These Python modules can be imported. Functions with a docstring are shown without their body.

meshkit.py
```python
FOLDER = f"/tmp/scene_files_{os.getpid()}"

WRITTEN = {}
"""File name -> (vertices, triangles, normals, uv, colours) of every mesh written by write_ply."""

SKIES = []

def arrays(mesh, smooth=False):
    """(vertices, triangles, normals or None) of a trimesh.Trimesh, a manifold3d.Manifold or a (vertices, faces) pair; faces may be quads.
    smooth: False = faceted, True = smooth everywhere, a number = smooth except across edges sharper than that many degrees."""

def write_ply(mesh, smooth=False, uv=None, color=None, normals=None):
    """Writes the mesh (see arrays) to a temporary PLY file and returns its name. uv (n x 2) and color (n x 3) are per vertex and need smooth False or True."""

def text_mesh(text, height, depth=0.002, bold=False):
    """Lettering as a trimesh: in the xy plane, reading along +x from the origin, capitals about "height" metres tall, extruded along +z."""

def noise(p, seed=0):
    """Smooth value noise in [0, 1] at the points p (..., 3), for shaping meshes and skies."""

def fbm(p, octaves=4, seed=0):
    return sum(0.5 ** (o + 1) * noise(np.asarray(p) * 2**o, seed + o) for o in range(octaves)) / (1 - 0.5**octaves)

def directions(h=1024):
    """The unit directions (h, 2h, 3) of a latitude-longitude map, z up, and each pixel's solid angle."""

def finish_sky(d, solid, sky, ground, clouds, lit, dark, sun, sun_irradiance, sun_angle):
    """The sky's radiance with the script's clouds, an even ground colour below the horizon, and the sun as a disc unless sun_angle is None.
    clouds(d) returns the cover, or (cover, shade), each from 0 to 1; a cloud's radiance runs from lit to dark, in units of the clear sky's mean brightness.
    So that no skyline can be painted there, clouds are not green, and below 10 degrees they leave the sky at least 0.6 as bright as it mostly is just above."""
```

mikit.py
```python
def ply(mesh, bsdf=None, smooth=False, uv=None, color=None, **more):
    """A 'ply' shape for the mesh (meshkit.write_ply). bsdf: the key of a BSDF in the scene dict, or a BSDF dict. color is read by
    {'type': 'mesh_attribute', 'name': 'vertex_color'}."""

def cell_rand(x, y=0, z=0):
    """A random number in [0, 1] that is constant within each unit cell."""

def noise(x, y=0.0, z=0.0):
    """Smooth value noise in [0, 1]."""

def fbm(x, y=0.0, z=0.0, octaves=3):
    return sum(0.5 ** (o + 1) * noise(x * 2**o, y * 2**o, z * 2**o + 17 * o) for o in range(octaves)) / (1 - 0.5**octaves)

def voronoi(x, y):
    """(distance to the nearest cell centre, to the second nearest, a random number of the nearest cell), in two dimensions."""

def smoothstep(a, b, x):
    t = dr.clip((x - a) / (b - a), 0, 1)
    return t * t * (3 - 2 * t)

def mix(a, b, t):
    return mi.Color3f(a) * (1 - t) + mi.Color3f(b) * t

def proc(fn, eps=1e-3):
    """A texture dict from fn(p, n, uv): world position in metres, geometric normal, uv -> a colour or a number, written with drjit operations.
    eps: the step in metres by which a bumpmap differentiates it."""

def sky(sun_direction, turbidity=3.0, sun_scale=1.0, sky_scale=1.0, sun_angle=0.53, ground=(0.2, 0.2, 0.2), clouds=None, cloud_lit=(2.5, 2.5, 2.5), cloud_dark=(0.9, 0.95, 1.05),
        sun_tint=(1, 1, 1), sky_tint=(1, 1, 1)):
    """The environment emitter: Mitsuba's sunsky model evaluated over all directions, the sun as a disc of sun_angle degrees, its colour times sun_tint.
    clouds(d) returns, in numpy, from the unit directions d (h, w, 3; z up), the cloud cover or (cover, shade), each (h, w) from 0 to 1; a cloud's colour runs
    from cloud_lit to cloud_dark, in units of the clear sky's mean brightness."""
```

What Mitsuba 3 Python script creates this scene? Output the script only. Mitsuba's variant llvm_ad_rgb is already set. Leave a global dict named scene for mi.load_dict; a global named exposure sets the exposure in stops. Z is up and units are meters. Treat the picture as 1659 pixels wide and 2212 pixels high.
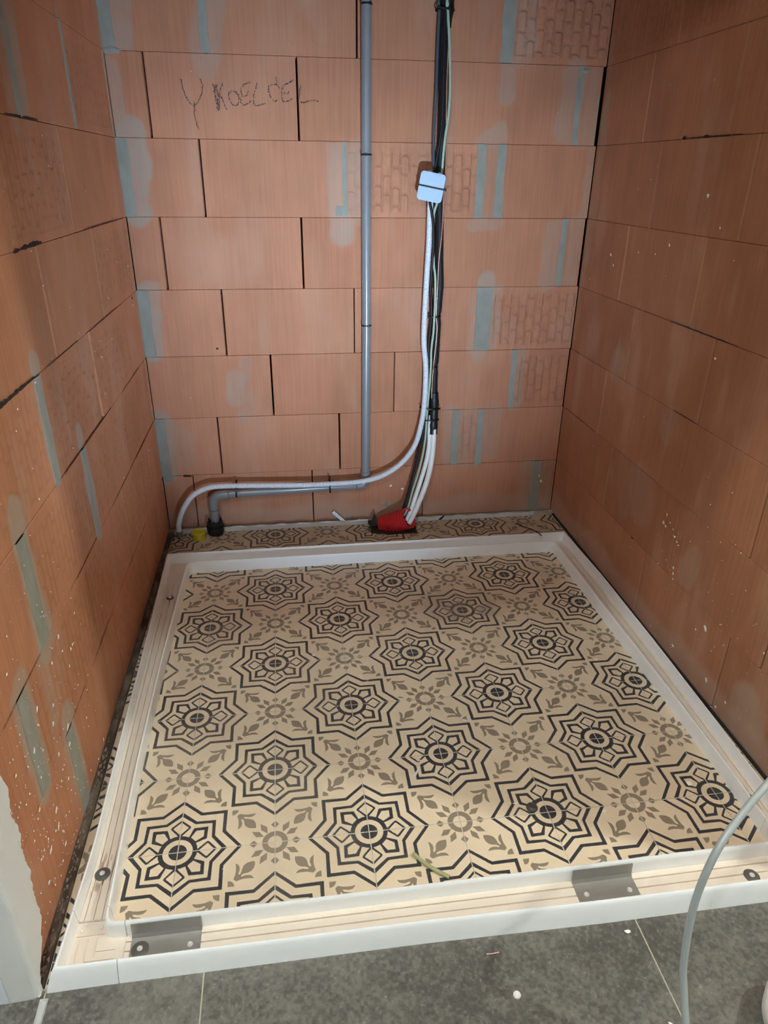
import math, random
import numpy as np, trimesh, manifold3d as m3
import shapely.geometry as sg
import drjit as dr
import mitsuba as mi
import mikit
from mikit import ply, proc, noise, fbm, cell_rand, smoothstep, mix, voronoi

random.seed(7); RNG = np.random.default_rng(7)
T = mi.ScalarTransform4f
scene, labels = {'type': 'scene'}, {}

# ------------------------------------------------------------------ camera, light, exposure
exposure = 1.0
CAM = np.array([0.0739, -1.2392, 1.2738])
FWD, UP = np.array([0.1283, 0.8898, -0.4379]), np.array([0.0503, 0.4351, 0.8990])
scene['camera'] = {'type': 'perspective', 'fov': 57.66, 'fov_axis': 'x', 'near_clip': 0.05, 'far_clip': 50.0,
                   'to_world': T().look_at(origin=CAM.tolist(), target=(CAM + FWD).tolist(), up=UP.tolist())}
# bulbs (radiance, place, radius): over the opening, behind left, far right; and the low work lamp (intensity, place, aim, half angle)
BULBS = [((640.0, 690.0, 630.0), (2.3, -.95, 2.30), .05, 'bare bulb on the ceiling at the far right end of the hall'),
         ((210.0, 150.0, 95.0), (1.0, -.56, 2.42), .04, 'bare warm bulb hanging outside the opening at its right end'),
         ((1500.0, 1700.0, 1660.0), (-.3, -.64, 2.3), .02, 'small bare cool bulb hanging outside the opening at its left end'),
         ((260.0, 285.0, 285.0), (-.45, -1.55, 2.25), .05, 'bare white bulb in the hall behind and left of the photographer')]
LOW, LOW_AT, LOW_AIM, LOW_CUT = (8.6, 11.9, 15.8), (.34, -1.25, .30), (.22, 1.29, 1.10), 27.5

# ------------------------------------------------------------------ helpers
COUNT = {}
def key_for(name):
    n = COUNT.get(name, 0); COUNT[name] = n + 1
    return name if n == 0 else f'{name}_{n:03d}'
def obj(name, mesh, bsdf, parent=None, smooth=30, label=None, cat=None, group=None, kind=None, **kw):
    key = key_for((parent + '__' if parent else '') + name)
    scene[key] = ply(mesh, bsdf, smooth=smooth, **kw)
    tag(key, label, cat, group, kind)
    return key
def tag(key, label=None, cat=None, group=None, kind=None):
    d = {k: v for k, v in (('label', label), ('category', cat), ('group', group), ('kind', kind)) if v}
    if d: labels[key] = d
def thing(name, label, cat, group=None):
    key = key_for(name); tag(key, label, cat, group); return key
def cat(*ms):
    return trimesh.util.concatenate([m for m in ms])
def box(x0, x1, y0, y1, z0, z1):
    b = trimesh.creation.box((x1 - x0, y1 - y0, z1 - z0)); b.apply_translation(((x0 + x1) / 2, (y0 + y1) / 2, (z0 + z1) / 2)); return b
def hull(pts):
    return trimesh.convex.convex_hull(np.asarray(pts, float))
def cbox(x0, x1, y0, y1, z0, z1, c=0.002):
    """box with chamfered edges"""
    P = []
    for x, sx in ((x0, 1), (x1, -1)):
        for y, sy in ((y0, 1), (y1, -1)):
            for z, sz in ((z0, 1), (z1, -1)):
                P += [(x + sx * c, y + sy * c, z), (x + sx * c, y, z + sz * c), (x, y + sy * c, z + sz * c)]
    return hull(P)
def spline(pts, step):
    """Catmull-Rom through pts, resampled about every step metres"""
    p = np.asarray(pts, float); p = np.vstack([2 * p[0] - p[1], p, 2 * p[-1] - p[-2]]); out = []
    for i in range(1, len(p) - 2):
        a, b, c, d = p[i - 1:i + 3]
        for t in np.linspace(0, 1, 16, endpoint=False):
            out.append(0.5 * (2 * b + (c - a) * t + (2 * a - 5 * b + 4 * c - d) * t * t + (3 * b - a - 3 * c + d) * t ** 3))
    out.append(p[-2]); out = np.array(out)
    s = np.r_[0, np.cumsum(np.linalg.norm(np.diff(out, axis=0), axis=1))]
    n = max(2, int(s[-1] / step) + 1); q = np.linspace(0, s[-1], n)
    return np.c_[[np.interp(q, s, out[:, k]) for k in range(3)]].T
def tube(path, r, sides=12, cap=True, up=(0.31, -0.9, 0.3)):
    p = np.asarray(path, float); n = len(p); r = np.broadcast_to(np.asarray(r, float), (n,))
    t = np.gradient(p, axis=0); t /= np.linalg.norm(t, axis=1, keepdims=True)
    u = np.array(up, float); U = []
    for i in range(n):
        u = u - t[i] * (u @ t[i]); u /= np.linalg.norm(u); U.append(u)
    U = np.array(U); W = np.cross(t, U); a = np.linspace(0, 2 * np.pi, sides, endpoint=False)
    v = (p[:, None] + r[:, None, None] * (np.cos(a)[None, :, None] * U[:, None] + np.sin(a)[None, :, None] * W[:, None])).reshape(-1, 3)
    f = []
    for i in range(n - 1):
        for j in range(sides):
            k = (j + 1) % sides; A, B, C, D = i * sides + j, i * sides + k, (i + 1) * sides + k, (i + 1) * sides + j
            f += [(A, B, C), (A, C, D)]
    if cap:
        v = np.vstack([v, p[0], p[-1]]); c0, c1 = n * sides, n * sides + 1
        for j in range(sides):
            k = (j + 1) % sides
            f += [(c0, k, j), (c1, (n - 1) * sides + j, (n - 1) * sides + k)]
    return trimesh.Trimesh(v, np.array(f), process=False)
def ribbed(path, r, amp, pitch, sides=14, per=6):
    p = spline(path, .004); L = np.r_[0, np.cumsum(np.linalg.norm(np.diff(p, axis=0), axis=1))]; n = int(L[-1] / pitch) * per
    q = np.linspace(0, L[-1], n); p = np.c_[[np.interp(q, L, p[:, k]) for k in range(3)]].T
    k = 7; pad = np.pad(p, ((k, k), (0, 0)), mode='edge'); p = np.array([pad[i:i + 2 * k + 1].mean(0) for i in range(len(p))])
    return tube(p, r - amp * np.array([0, 0, 0, .7, 1, .7])[np.arange(n) % per], sides)
def lathe(prof, at=(0, 0, 0), sides=32, R=None):
    m = trimesh.creation.revolve(np.asarray(prof, float), sections=sides)
    if R is not None: m.apply_transform(R)
    m.apply_translation(at); return m
def frame_z(axis):
    a = np.asarray(axis, float); a /= np.linalg.norm(a); x = np.cross([0, 1, 0.01], a); x /= np.linalg.norm(x); M = np.eye(4)
    M[:3, 0], M[:3, 1], M[:3, 2] = x, np.cross(a, x), a; return M
def extrude(poly, z0, z1, bevel=0.0):
    return trimesh.creation.extrude_polygon(poly, z1 - z0).apply_translation((0, 0, z0))
def ring_tie(c, rx, ry, axis, w=0.0045, th=0.0012, head=None, sides=28):
    """cable tie: band with an elliptic loop (rx along the wall, ry away from it) and its locking head"""
    a = np.linspace(0, 2 * np.pi, sides, endpoint=False); ax = np.asarray(axis, float); ax /= np.linalg.norm(ax)
    e1 = np.cross([0, 1.0, 0], ax); e1 /= np.linalg.norm(e1); e2 = np.cross(ax, e1); V = []
    for d, k in ((-w / 2, 0), (w / 2, 0), (w / 2, th), (-w / 2, th)):
        V.append(np.asarray(c) + np.cos(a)[:, None] * (rx + k) * e1 + np.sin(a)[:, None] * (ry + k) * e2 + d * ax)
    v = np.vstack(V); f = []
    for q in range(4):
        for j in range(sides):
            k = (j + 1) % sides; A, B = q * sides, ((q + 1) % 4) * sides
            f += [(A + j, A + k, B + k), (A + j, B + k, B + j)]
    m = trimesh.Trimesh(v, np.array(f), process=False); m.fix_normals()
    ang = head if head is not None else -1.2
    hc = np.asarray(c) + math.cos(ang) * (rx + 0.002) * e1 + math.sin(ang) * (ry + 0.002) * e2
    h = cbox(-0.0035, 0.0035, -0.0025, 0.0025, -0.0035, 0.0035, 0.001); M = np.eye(4); M[:3, 0], M[:3, 1], M[:3, 2] = e1, e2, ax; M[:3, 3] = hc
    h.apply_transform(M); return m, h

# ------------------------------------------------------------------ materials
def mat(name, color, rough=0.5, spec=0.5, metal=0.0, coat=0.0, bump=None, scale=1.0, eps=5e-4):
    c = {'type': 'rgb', 'value': list(color)} if isinstance(color, (tuple, list)) else proc(color)
    b = {'type': 'principled', 'base_color': c, 'roughness': rough, 'specular': spec, 'metallic': metal, 'clearcoat': coat}
    if bump is not None: b = {'type': 'bumpmap', 'arbitrary': proc(bump, eps), 'scale': scale, 'bsdf': b}
    scene[name] = {'type': 'twosided', 'bsdf': b}

# -- encaustic floor tile print (units of one tile, star at (0,0), sun at (1,0))
def poly_in(x, y, P):
    inside = mi.Bool(False)
    for (x0, y0), (x1, y1) in zip(P, P[1:] + P[:1]):
        if abs(y1 - y0) < 1e-9: continue
        c = ((y0 > y) != (y1 > y)) & (x < (x1 - x0) / (y1 - y0) * (y - y0) + x0)
        inside = inside ^ c
    return inside
TS = 0.2
def tile_color(p, n, uv):
    s, t = p.x / TS, p.y / TS
    i, j = dr.floor(s), dr.floor(t); f, g = s - i, t - j
    odd = mi.Int32(i + j + 100) % 2 == 1
    f = dr.select(odd, 1 - f, f)
    far = f + g > 1
    a, b = dr.select(far, 1 - f, f), dr.select(far, 1 - g, g)
    hi, lo = dr.maximum(a, b), dr.minimum(a, b)
    low = -0.001
    band = lambda A, B: poly_in(hi, lo, A) & ~poly_in(hi, lo, B)
    dark = band([(low, low), (.660, low), (.479, .213), (.483, .484), (low, .484)], [(low, low), (.616, low), (.442, .2), (.443, .444), (low, .444)])
    dark |= band([(low, low), (.506, low), (.367, .163), (.364, .366), (low, .366)], [(low, low), (.452, low), (.335, .148), (.328, .33), (low, .33)])
    dark |= band([(.1, .1), (.177, .097), (.284, .139), (.289, .29), (.1, .29)], [(.143, .144), (.170, .117), (.249, .167), (.25, .251)])
    dark |= band([(.402, low), (.320, .092), (.302, .107), (.285, .098), (.19, .012), (.19, low)], [(.373, low), (.303, .077), (.294, .079), (.217, .004), (.217, low)])
    r = dr.sqrt(a * a + b * b)
    dark = (dark & (r > .17)) | ((r > .152) & (r < .199)) | (r < .092)
    sw = f > g
    c, d = dr.select(sw, 1 - f, f), dr.select(sw, g, 1 - g)
    h2, l2 = dr.maximum(c, d), dr.minimum(c, d); r2 = dr.sqrt(c * c + d * d)
    taupe = ((r2 > .076) & (r2 < .136)) | poly_in(h2, l2, [(.174, low), (.222, .044), (.272, low)]) | poly_in(h2, l2, [(.117, .080), (.165, .147), (.246, .157), (.2, .083)])
    taupe |= poly_in(h2, l2, [(.203, .203), (.238, .203), (.280, .212), (.312, .236), (.328, .270), (.333, .305), (.344, .330), (.356, .339), (.364, .336), (.363, .322), (.353, .285), (.358, .245), (.375, .222), (.398, .208), (.392, .25), (.391, .295), (.396, .335), (.411, .382), (.398, .399), (.204, .205)])
    taupe |= (h2 < .465) & (dr.square(.465 - h2) + dr.square(.465 - l2) < .066 ** 2)
    v = fbm(p.x * 9, p.y * 9, 1.0); k = cell_rand(i, j, 5)
    cream = mix((.77, .64, .47), (.69, .56, .40), v) * (0.94 + 0.1 * k)
    grime = smoothstep(.62, .85, fbm(p.x * 3.1 + 4, p.y * 3.7, 2.0))
    col = dr.select(dark, mi.Color3f(.030, .033, .039), dr.select(taupe, mi.Color3f(.255, .208, .150), cream))
    col = mix(col, (.34, .29, .235), .22 * grime + .05 * noise(p.x * 60, p.y * 60, 0))
    col = mix(col, mi.Color3f(.16, .115, .085), .30 * smoothstep(1.02, 1.06, p.y) + .12 * smoothstep(1.02, 1.06, p.y) * noise(p.x * 22, p.y * 22, 6.0))  # tiles behind the back rail painted darker brown, adding to the shade there
    scuff = smoothstep(.2, .02, dr.sqrt(dr.square((p.x - .615) / 1.0) + dr.square((p.y - .625) / .8))) * noise(p.x * 30, p.y * 30, 3)
    return mix(col, (.22, .18, .145), .75 * scuff)
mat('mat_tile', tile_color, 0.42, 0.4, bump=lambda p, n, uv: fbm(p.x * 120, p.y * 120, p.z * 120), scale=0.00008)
mat('mat_grout', lambda p, n, uv: mix((.62, .55, .46), (.44, .39, .32), noise(p.x * 40, p.y * 40, 0)), 0.9, 0.2)

# -- clay blocks
CZ = [0.004, .2265, .453, .680, .907, 1.135, 1.361, 1.588, 1.815, 2.042, 2.269, 2.5]
SMEARS = {
 'back': [(-.40, .25, -.40, .44, .06, .8), (-.385, .70, -.38, .90, .05, .9), (-.375, 1.15, -.36, 1.38, .055, 1.0), (-.36, 1.62, -.34, 1.80, .05, .7), (-.395, 1.38, -.395, 1.55, .03, .6),
          (.09 - .21, 1.60, -.07, 1.80, .06, .55), (-.12, 1.55, -.11, 1.58, .03, .4), (.815, 1.50, .815, 1.62, .035, .55), (.86, 1.62, .87, 1.8, .05, .45), (1.03, 1.40, 1.05, 1.56, .05, .5), (1.10, 1.38, 1.11, 1.56, .03, .35),
          (.27, 1.15, .28, 1.33, .045, .55), (.33, 1.15, .34, 1.33, .05, .5), (.28, 1.08, .285, 1.13, .05, .7), (.76, 1.37, .80, 1.385, .045, .55), (.74, 1.12, .82, 1.12, .03, .5), (.785, 1.15, .785, 1.35, .04, .3),
          (1.03, .93, 1.04, 1.10, .045, .5), (1.11, .93, 1.11, 1.12, .03, .4), (.80, .92, .80, .925, .05, .8), (.765, .69, .77, .88, .035, .4), (.83, .7, .84, .9, .03, .45), (.795, .66, .795, .67, .03, .5),
          (.945, .47, .95, .66, .035, .45), (.70, .26, .70, .45, .04, .5), (.76, .24, .77, .44, .04, .4), (.85, .27, .86, .44, .05, .4), (1.03, .03, 1.04, .2, .04, .4), (1.10, .05, 1.11, .2, .035, .45),
          (-.10, .60, -.12, .52, .04, .65), (-.07, .66, -.09, .45, .03, .35), (-.33, .30, -.33, .38, .06, .35), (1.135, 1.15, 1.135, 1.5, .02, .5)],
 'left': [(.43, 1.38, .44, 1.58, .045, .8), (.35, 1.36, .36, 1.60, .03, .5), (.395, 1.33, .42, 1.25, .02, .3), (.82, 1.38, .81, 1.60, .022, .6), (.185, .70, .19, .93, .034, .9), (.39, .46, .39, .72, .034, .9),
          (-.064, .45, -.064, .72, .05, .9), (-.213, .24, -.213, .46, .045, .9), (-.055, .0, -.05, .24, .05, .9), (1.28, .2, 1.28, 1.6, .02, .5), (.30, .80, .28, 1.0, .03, .15), (-.11, .30, -.10, .44, .03, .4)],
 'right': [(.90, .70, .90, .72, .06, .35), (.60, .36, .62, .40, .10, .3), (.52, .66, .54, .60, .04, .3), (.28, .34, .30, .28, .05, .35), (1.25, 1.0, 1.25, 1.5, .03, .4), (-.05, .10, -.08, .02, .08, .5), (.75, .42, .7, .3, .05, .2)]}
def wall_fns(wall, rib):
    sm = SMEARS[wall]
    def base(p, n, uv):
        h = p.x if wall == 'back' else p.y; z = p.z
        tone = cell_rand(dr.floor(uv.x / 10 + .5), 7, 1)
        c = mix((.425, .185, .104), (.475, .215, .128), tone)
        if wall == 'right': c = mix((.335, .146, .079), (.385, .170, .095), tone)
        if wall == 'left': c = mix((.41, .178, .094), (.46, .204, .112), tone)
        c = c * (0.80 + 0.36 * fbm(h * 7, z * 5, 2.5)) * (0.93 + 0.14 * noise(h * 260, z * 9, 1.0))
        c = mix(c, (.50, .32, .22), .30 * smoothstep(.55, .85, fbm(h * 11 + 3, z * 4, 8.0)))
        if rib:
            zc = z - 0.2268 * dr.floor(z / 0.2268)
            c = c * (1 - .11 * groove(h, z) * inside(zc))
        m = mi.Float(0); w = .03 * (fbm(h * 22, z * 14, 5.0) - .5)
        for h0, z0, h1, z1, r, k in sm:
            dx, dz = h1 - h0, z1 - z0; t = dr.clip(((h - h0) * dx + (z - z0) * dz) / (dx * dx + dz * dz + 1e-9), 0, 1)
            d = dr.sqrt(dr.square(h - h0 - t * dx) + dr.square(z - z0 - t * dz)) + w
            m = dr.maximum(m, k * (1 - smoothstep(r * .62, r, d)))
        m = m * (.72 + .4 * noise(h * 35, z * 22, 3.0))
        c = mix(c, (.37, .31, .25), dr.clip(m, 0, 1) * .8)
        pale_band = smoothstep(.105, .055, z + .035 * (noise(h * 9, 1.0, 2.0) - .5)) if wall != 'left' else mi.Float(0)  # back and right walls get paler towards the floor
        c = mix(c, (.46, .32, .25), .5 * pale_band)
        return c
    def bump(p, n, uv):
        h = p.x if wall == 'back' else p.y; z = p.z
        b = 0.00025 * noise(h * 300, z * 12, 1.0) + 0.0002 * fbm(h * 150, z * 150, 4.0) + 0.0008 * noise(h * 14, z * 5, 6.0)
        if rib:
            zc = z - 0.2268 * dr.floor(z / 0.2268)
            b = b - RIB[wall] * groove(h, z) * inside(zc)
        return b
    def inside(zc): return smoothstep(.018, .026, zc) * smoothstep(.205, .196, zc)
    def groove(h, z):
        cw = .030 if wall == 'back' else .024; ch = .058
        col = dr.floor(h / cw); x = (h / cw - col - .5) * cw
        zz = z / ch + .5 * (col - 2 * dr.floor(col / 2)) + .3 * cell_rand(col, 2, 2); row = dr.floor(zz); y = (zz - row - .5) * ch
        hw, hh, rr = cw / 2 - .003, ch / 2 - .003, .009
        qx, qy = dr.maximum(dr.abs(x) - hw + rr, 0), dr.maximum(dr.abs(y) - hh + rr, 0)
        d = dr.sqrt(qx * qx + qy * qy) - rr
        return smoothstep(-.003, .0015, d) * (.45 + .55 * cell_rand(col, row, 3))
    return base, bump
RIB = {'back': .0030, 'left': .0021, 'right': .0008}
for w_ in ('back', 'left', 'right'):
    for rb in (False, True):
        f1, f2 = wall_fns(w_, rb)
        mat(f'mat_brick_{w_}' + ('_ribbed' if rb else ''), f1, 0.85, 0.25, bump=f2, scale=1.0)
mat('mat_core', (.075, .045, .034), 0.95, 0.1)
mat('mat_mortar', lambda p, n, uv: mix((.245, .243, .205), (.32, .31, .265), fbm(p.x * 60 + p.y * 60, p.z * 30, 1.0)), 0.92, 0.15,
    bump=lambda p, n, uv: fbm(p.x * 200 + p.y * 200, p.z * 200, 1.0), scale=0.0006)
mat('mat_splatter', (.80, .78, .74), 0.6)
mat('mat_crayon', (.055, .050, .065), 0.9)
mat('mat_plaster', lambda p, n, uv: mix((.74, .745, .73), (.66, .67, .66), fbm(p.x * 8 + p.y * 8, p.z * 6, 1.0)), 0.75, 0.3,
    bump=lambda p, n, uv: fbm(p.x * 30 + p.y * 30, p.z * 22, 1.0), scale=0.0015, eps=1e-3)
mat('mat_hall', (.30, .29, .28), 0.9, 0.1)
def slate_col(p, n, uv):
    a = fbm(p.x * 6, p.y * 6, 1.0, octaves=4); b = fbm(p.x * 170, p.y * 170, 2.0); c = noise(p.x * 420, p.y * 420, 3.0); d = fbm(p.x * 40, p.y * 40, 7.0)
    col = mix((.060, .055, .048), (.170, .160, .140), smoothstep(.22, .78, .38 * a + .40 * b + .22 * d))
    return mix(col, (.32, .31, .28), .50 * smoothstep(.78, .95, c) * smoothstep(.45, .7, b))
mat('mat_slate', slate_col, 0.55, 0.35, bump=lambda p, n, uv: fbm(p.x * 110, p.y * 110, 1.0), scale=0.0012)
mat('mat_slate_grout', (.40, .37, .29), 0.9, 0.2)
mat('mat_white', (.85, .87, .88), 0.28, 0.5, coat=0.3)
def channel_col(p, n, uv):
    c = mix((.74, .655, .56), (.70, .61, .515), fbm(p.x * 12, p.y * 12, 1.0))
    s = mi.Float(0)
    for x, y, lx, ly in ((-.34, -.238, .045, .075), (-.3425, .7735, .03, .06), (1.06, -.2287, .03, .05), (1.042, .80, .02, .03)):
        s = dr.maximum(s, smoothstep(1.0, .1, dr.sqrt(dr.square((p.x - x) / lx) + dr.square((p.y - y) / ly))))
    return mix(c, (.30, .21, .14), s * smoothstep(.45, .7, noise(p.x * 300, p.y * 60, 2.0)) * .9)
mat('mat_channel', channel_col, 0.4, 0.4)
mat('mat_steel', lambda p, n, uv: mix((.36, .345, .32), (.30, .29, .275), fbm(p.x * 30, p.y * 140, 2.0)), 0.42, 0.5, metal=0.6)
mat('mat_galv', (.42, .45, .48), 0.4, 0.5, metal=0.6)
mat('mat_chrome', (.80, .80, .78), 0.35, 0.5, metal=0.5)
mat('mat_washer', (.075, .068, .06), 0.5)
mat('mat_pvc', lambda p, n, uv: mix((.215, .225, .235), (.17, .18, .19), fbm(p.x * 10, p.z * 8, p.y * 10)), 0.24, 0.6, coat=0.7)
mat('mat_conduit', (.66, .71, .77), 0.38, 0.5)
mat('mat_whitepipe', (.82, .82, .80), 0.3, 0.5)
mat('mat_black', (.008, .008, .009), 0.45, 0.4)
mat('mat_foam', (.010, .011, .015), 0.55, 0.3)
mat('mat_blue', (.055, .075, .095), 0.3)
mat('mat_green', (.33, .46, .36), 0.4)
mat('mat_copper', (.90, .55, .40), 0.25, 0.5, metal=0.9)
mat('mat_red', (.46, .018, .022), 0.33, 0.5, coat=0.3)
mat('mat_yellow', (.52, .47, .02), 0.4)
mat('mat_box', (.40, .55, .74), 0.4)
mat('mat_strip', lambda p, n, uv: mix((.70, .72, .76), (.56, .57, .60), fbm(p.x * 40, p.z * 40, p.y * 40)), 0.7)
mat('mat_darkstrip', lambda p, n, uv: mix((.055, .040, .030), (.16, .125, .095), smoothstep(.4, .8, fbm(p.x * 60, p.y * 22, 4.0))), 0.8)
mat('mat_dirt', (.24, .20, .16), 0.9)
mat('mat_darkjoint', (.02, .014, .011), 0.9)
mat('mat_hose', (.33, .36, .36), 0.32, 0.5, coat=0.4)
mat('mat_offcut', (.36, .37, .19), 0.5)
mat('mat_plug', (.05, .045, .042), 0.5)
mat('mat_chip', (.82, .80, .76), 0.5)
mat('mat_pink', (.70, .42, .42), 0.6)
mat('mat_paint', (.46, .46, .44), 0.85)
mat('mat_film', (.80, .80, .80), 0.2)
mat('mat_trimblue', (.78, .84, .90), 0.5)
mat('mat_sack', lambda p, n, uv: mix((.62, .60, .55), (.42, .40, .36), fbm(p.x * 30, p.y * 30, p.z * 30)), 0.85)

# ------------------------------------------------------------------ walls of clay blocks
XL, XR, YB = -0.412, 1.147, 1.290
BRICK = [0]
def brick_mesh(wall, h0, h1, z0, z1, tight=False):
    off = float(RNG.uniform(-.0012, .0012)); D = .10; c = .0012
    if wall == 'back': m = cbox(h0, h1, YB + off, YB + D, z0, z1, c)
    else:       # side walls: the end of each block towards the room has a wider bevel, shaped to catch light at the joint
        e = .0042 if h1 - h0 > .03 else c
        P = [(-D, h, z) for h in (h0, h1) for z in (z0, z1)] + [(off, h, z) for h in (h0 + e, h1 - c) for z in (z0 + c, z1 - c)] + [(off - k, h, z) for h, k in ((h0, e), (h1, c)) for z in (z0 + c, z1 - c)] + [(off - c, h, z) for h in (h0 + e, h1 - c) for z in (z0, z1)]
        P = np.array(P); P[:, 0] = XL + P[:, 0] if wall == 'left' else XR - P[:, 0]
        m = hull(P)
    m = m.copy(); m.unmerge_vertices()
    BRICK[0] += 1; v = m.vertices
    h, d = (v[:, 0], v[:, 1]) if wall == 'back' else (v[:, 1], v[:, 0])
    return m, np.c_[h + .3 * d + 10 * BRICK[0], v[:, 2] + .3 * d]
def add_brick(wall, h0, h1, z0, z1, rib):
    m, uv = brick_mesh(wall, h0, h1, z0, z1)
    obj('brick', m, f'mat_brick_{wall}' + ('_ribbed' if rib else ''), f'wall_{wall}', smooth=False, uv=uv)
def mortar_mesh(wall, h, w, z0, z1, seed=0):
    """mortar in an open joint: a strip with uneven edges, slightly behind the block faces or smeared over them"""
    r = np.random.default_rng(seed); zs = np.linspace(z0, z1, 9); P = []
    l, rr = h - w / 2 - .004 + r.normal(0, .0009, 9), h + w / 2 + .004 + r.normal(0, .0009, 9)
    V = []
    for i, z in enumerate(zs):
        for hh, d in ((l[i], .004), (l[i] + .0015, -.0010), (h + r.normal(0, w * .12), -.0022 + r.normal(0, .0004)), (rr[i] - .0015, -.0010), (rr[i], .004)): V.append((hh, d, z))
    F = []
    for i in range(8):
        for k in range(4):
            a, b = i * 5 + k, (i + 1) * 5 + k; F += [(a, a + 1, b + 1), (a, b + 1, b)]
    V = np.array(V); F = np.array(F)
    if wall == 'back': v = np.c_[V[:, 0], YB + V[:, 1], V[:, 2]]
    elif wall == 'left': v = np.c_[XL - V[:, 1], V[:, 0], V[:, 2]]
    else: v = np.c_[XR + V[:, 1], V[:, 0], V[:, 2]]
    return trimesh.Trimesh(v, F, process=False)
def course_wall(wall, courses, lo, hi, ribs):
    """courses: per course a list of joints (position, gap width, mortared); lo/hi: ends per course"""
    n = 0
    for ci, joints in enumerate(courses):
        z0, z1 = CZ[ci] + .0004, CZ[ci + 1] - .0004
        a = lo(ci); js = sorted(joints)
        for bi, (x, w, kind) in enumerate(js + [(hi(ci), 0, None)]):
            b = x - w / 2
            if b - a > .012: add_brick(wall, a, b, z0, z1, (ci, bi) in ribs)
            if kind == 'm':
                n += 1
                obj('mortar_joint', mortar_mesh(wall, x, w + .003, z0, z1, seed=n + ord(wall[0])), 'mat_mortar', f'wall_{wall}', smooth=50)
            a = x + w / 2
D_, L_ = .0065, .0055
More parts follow.
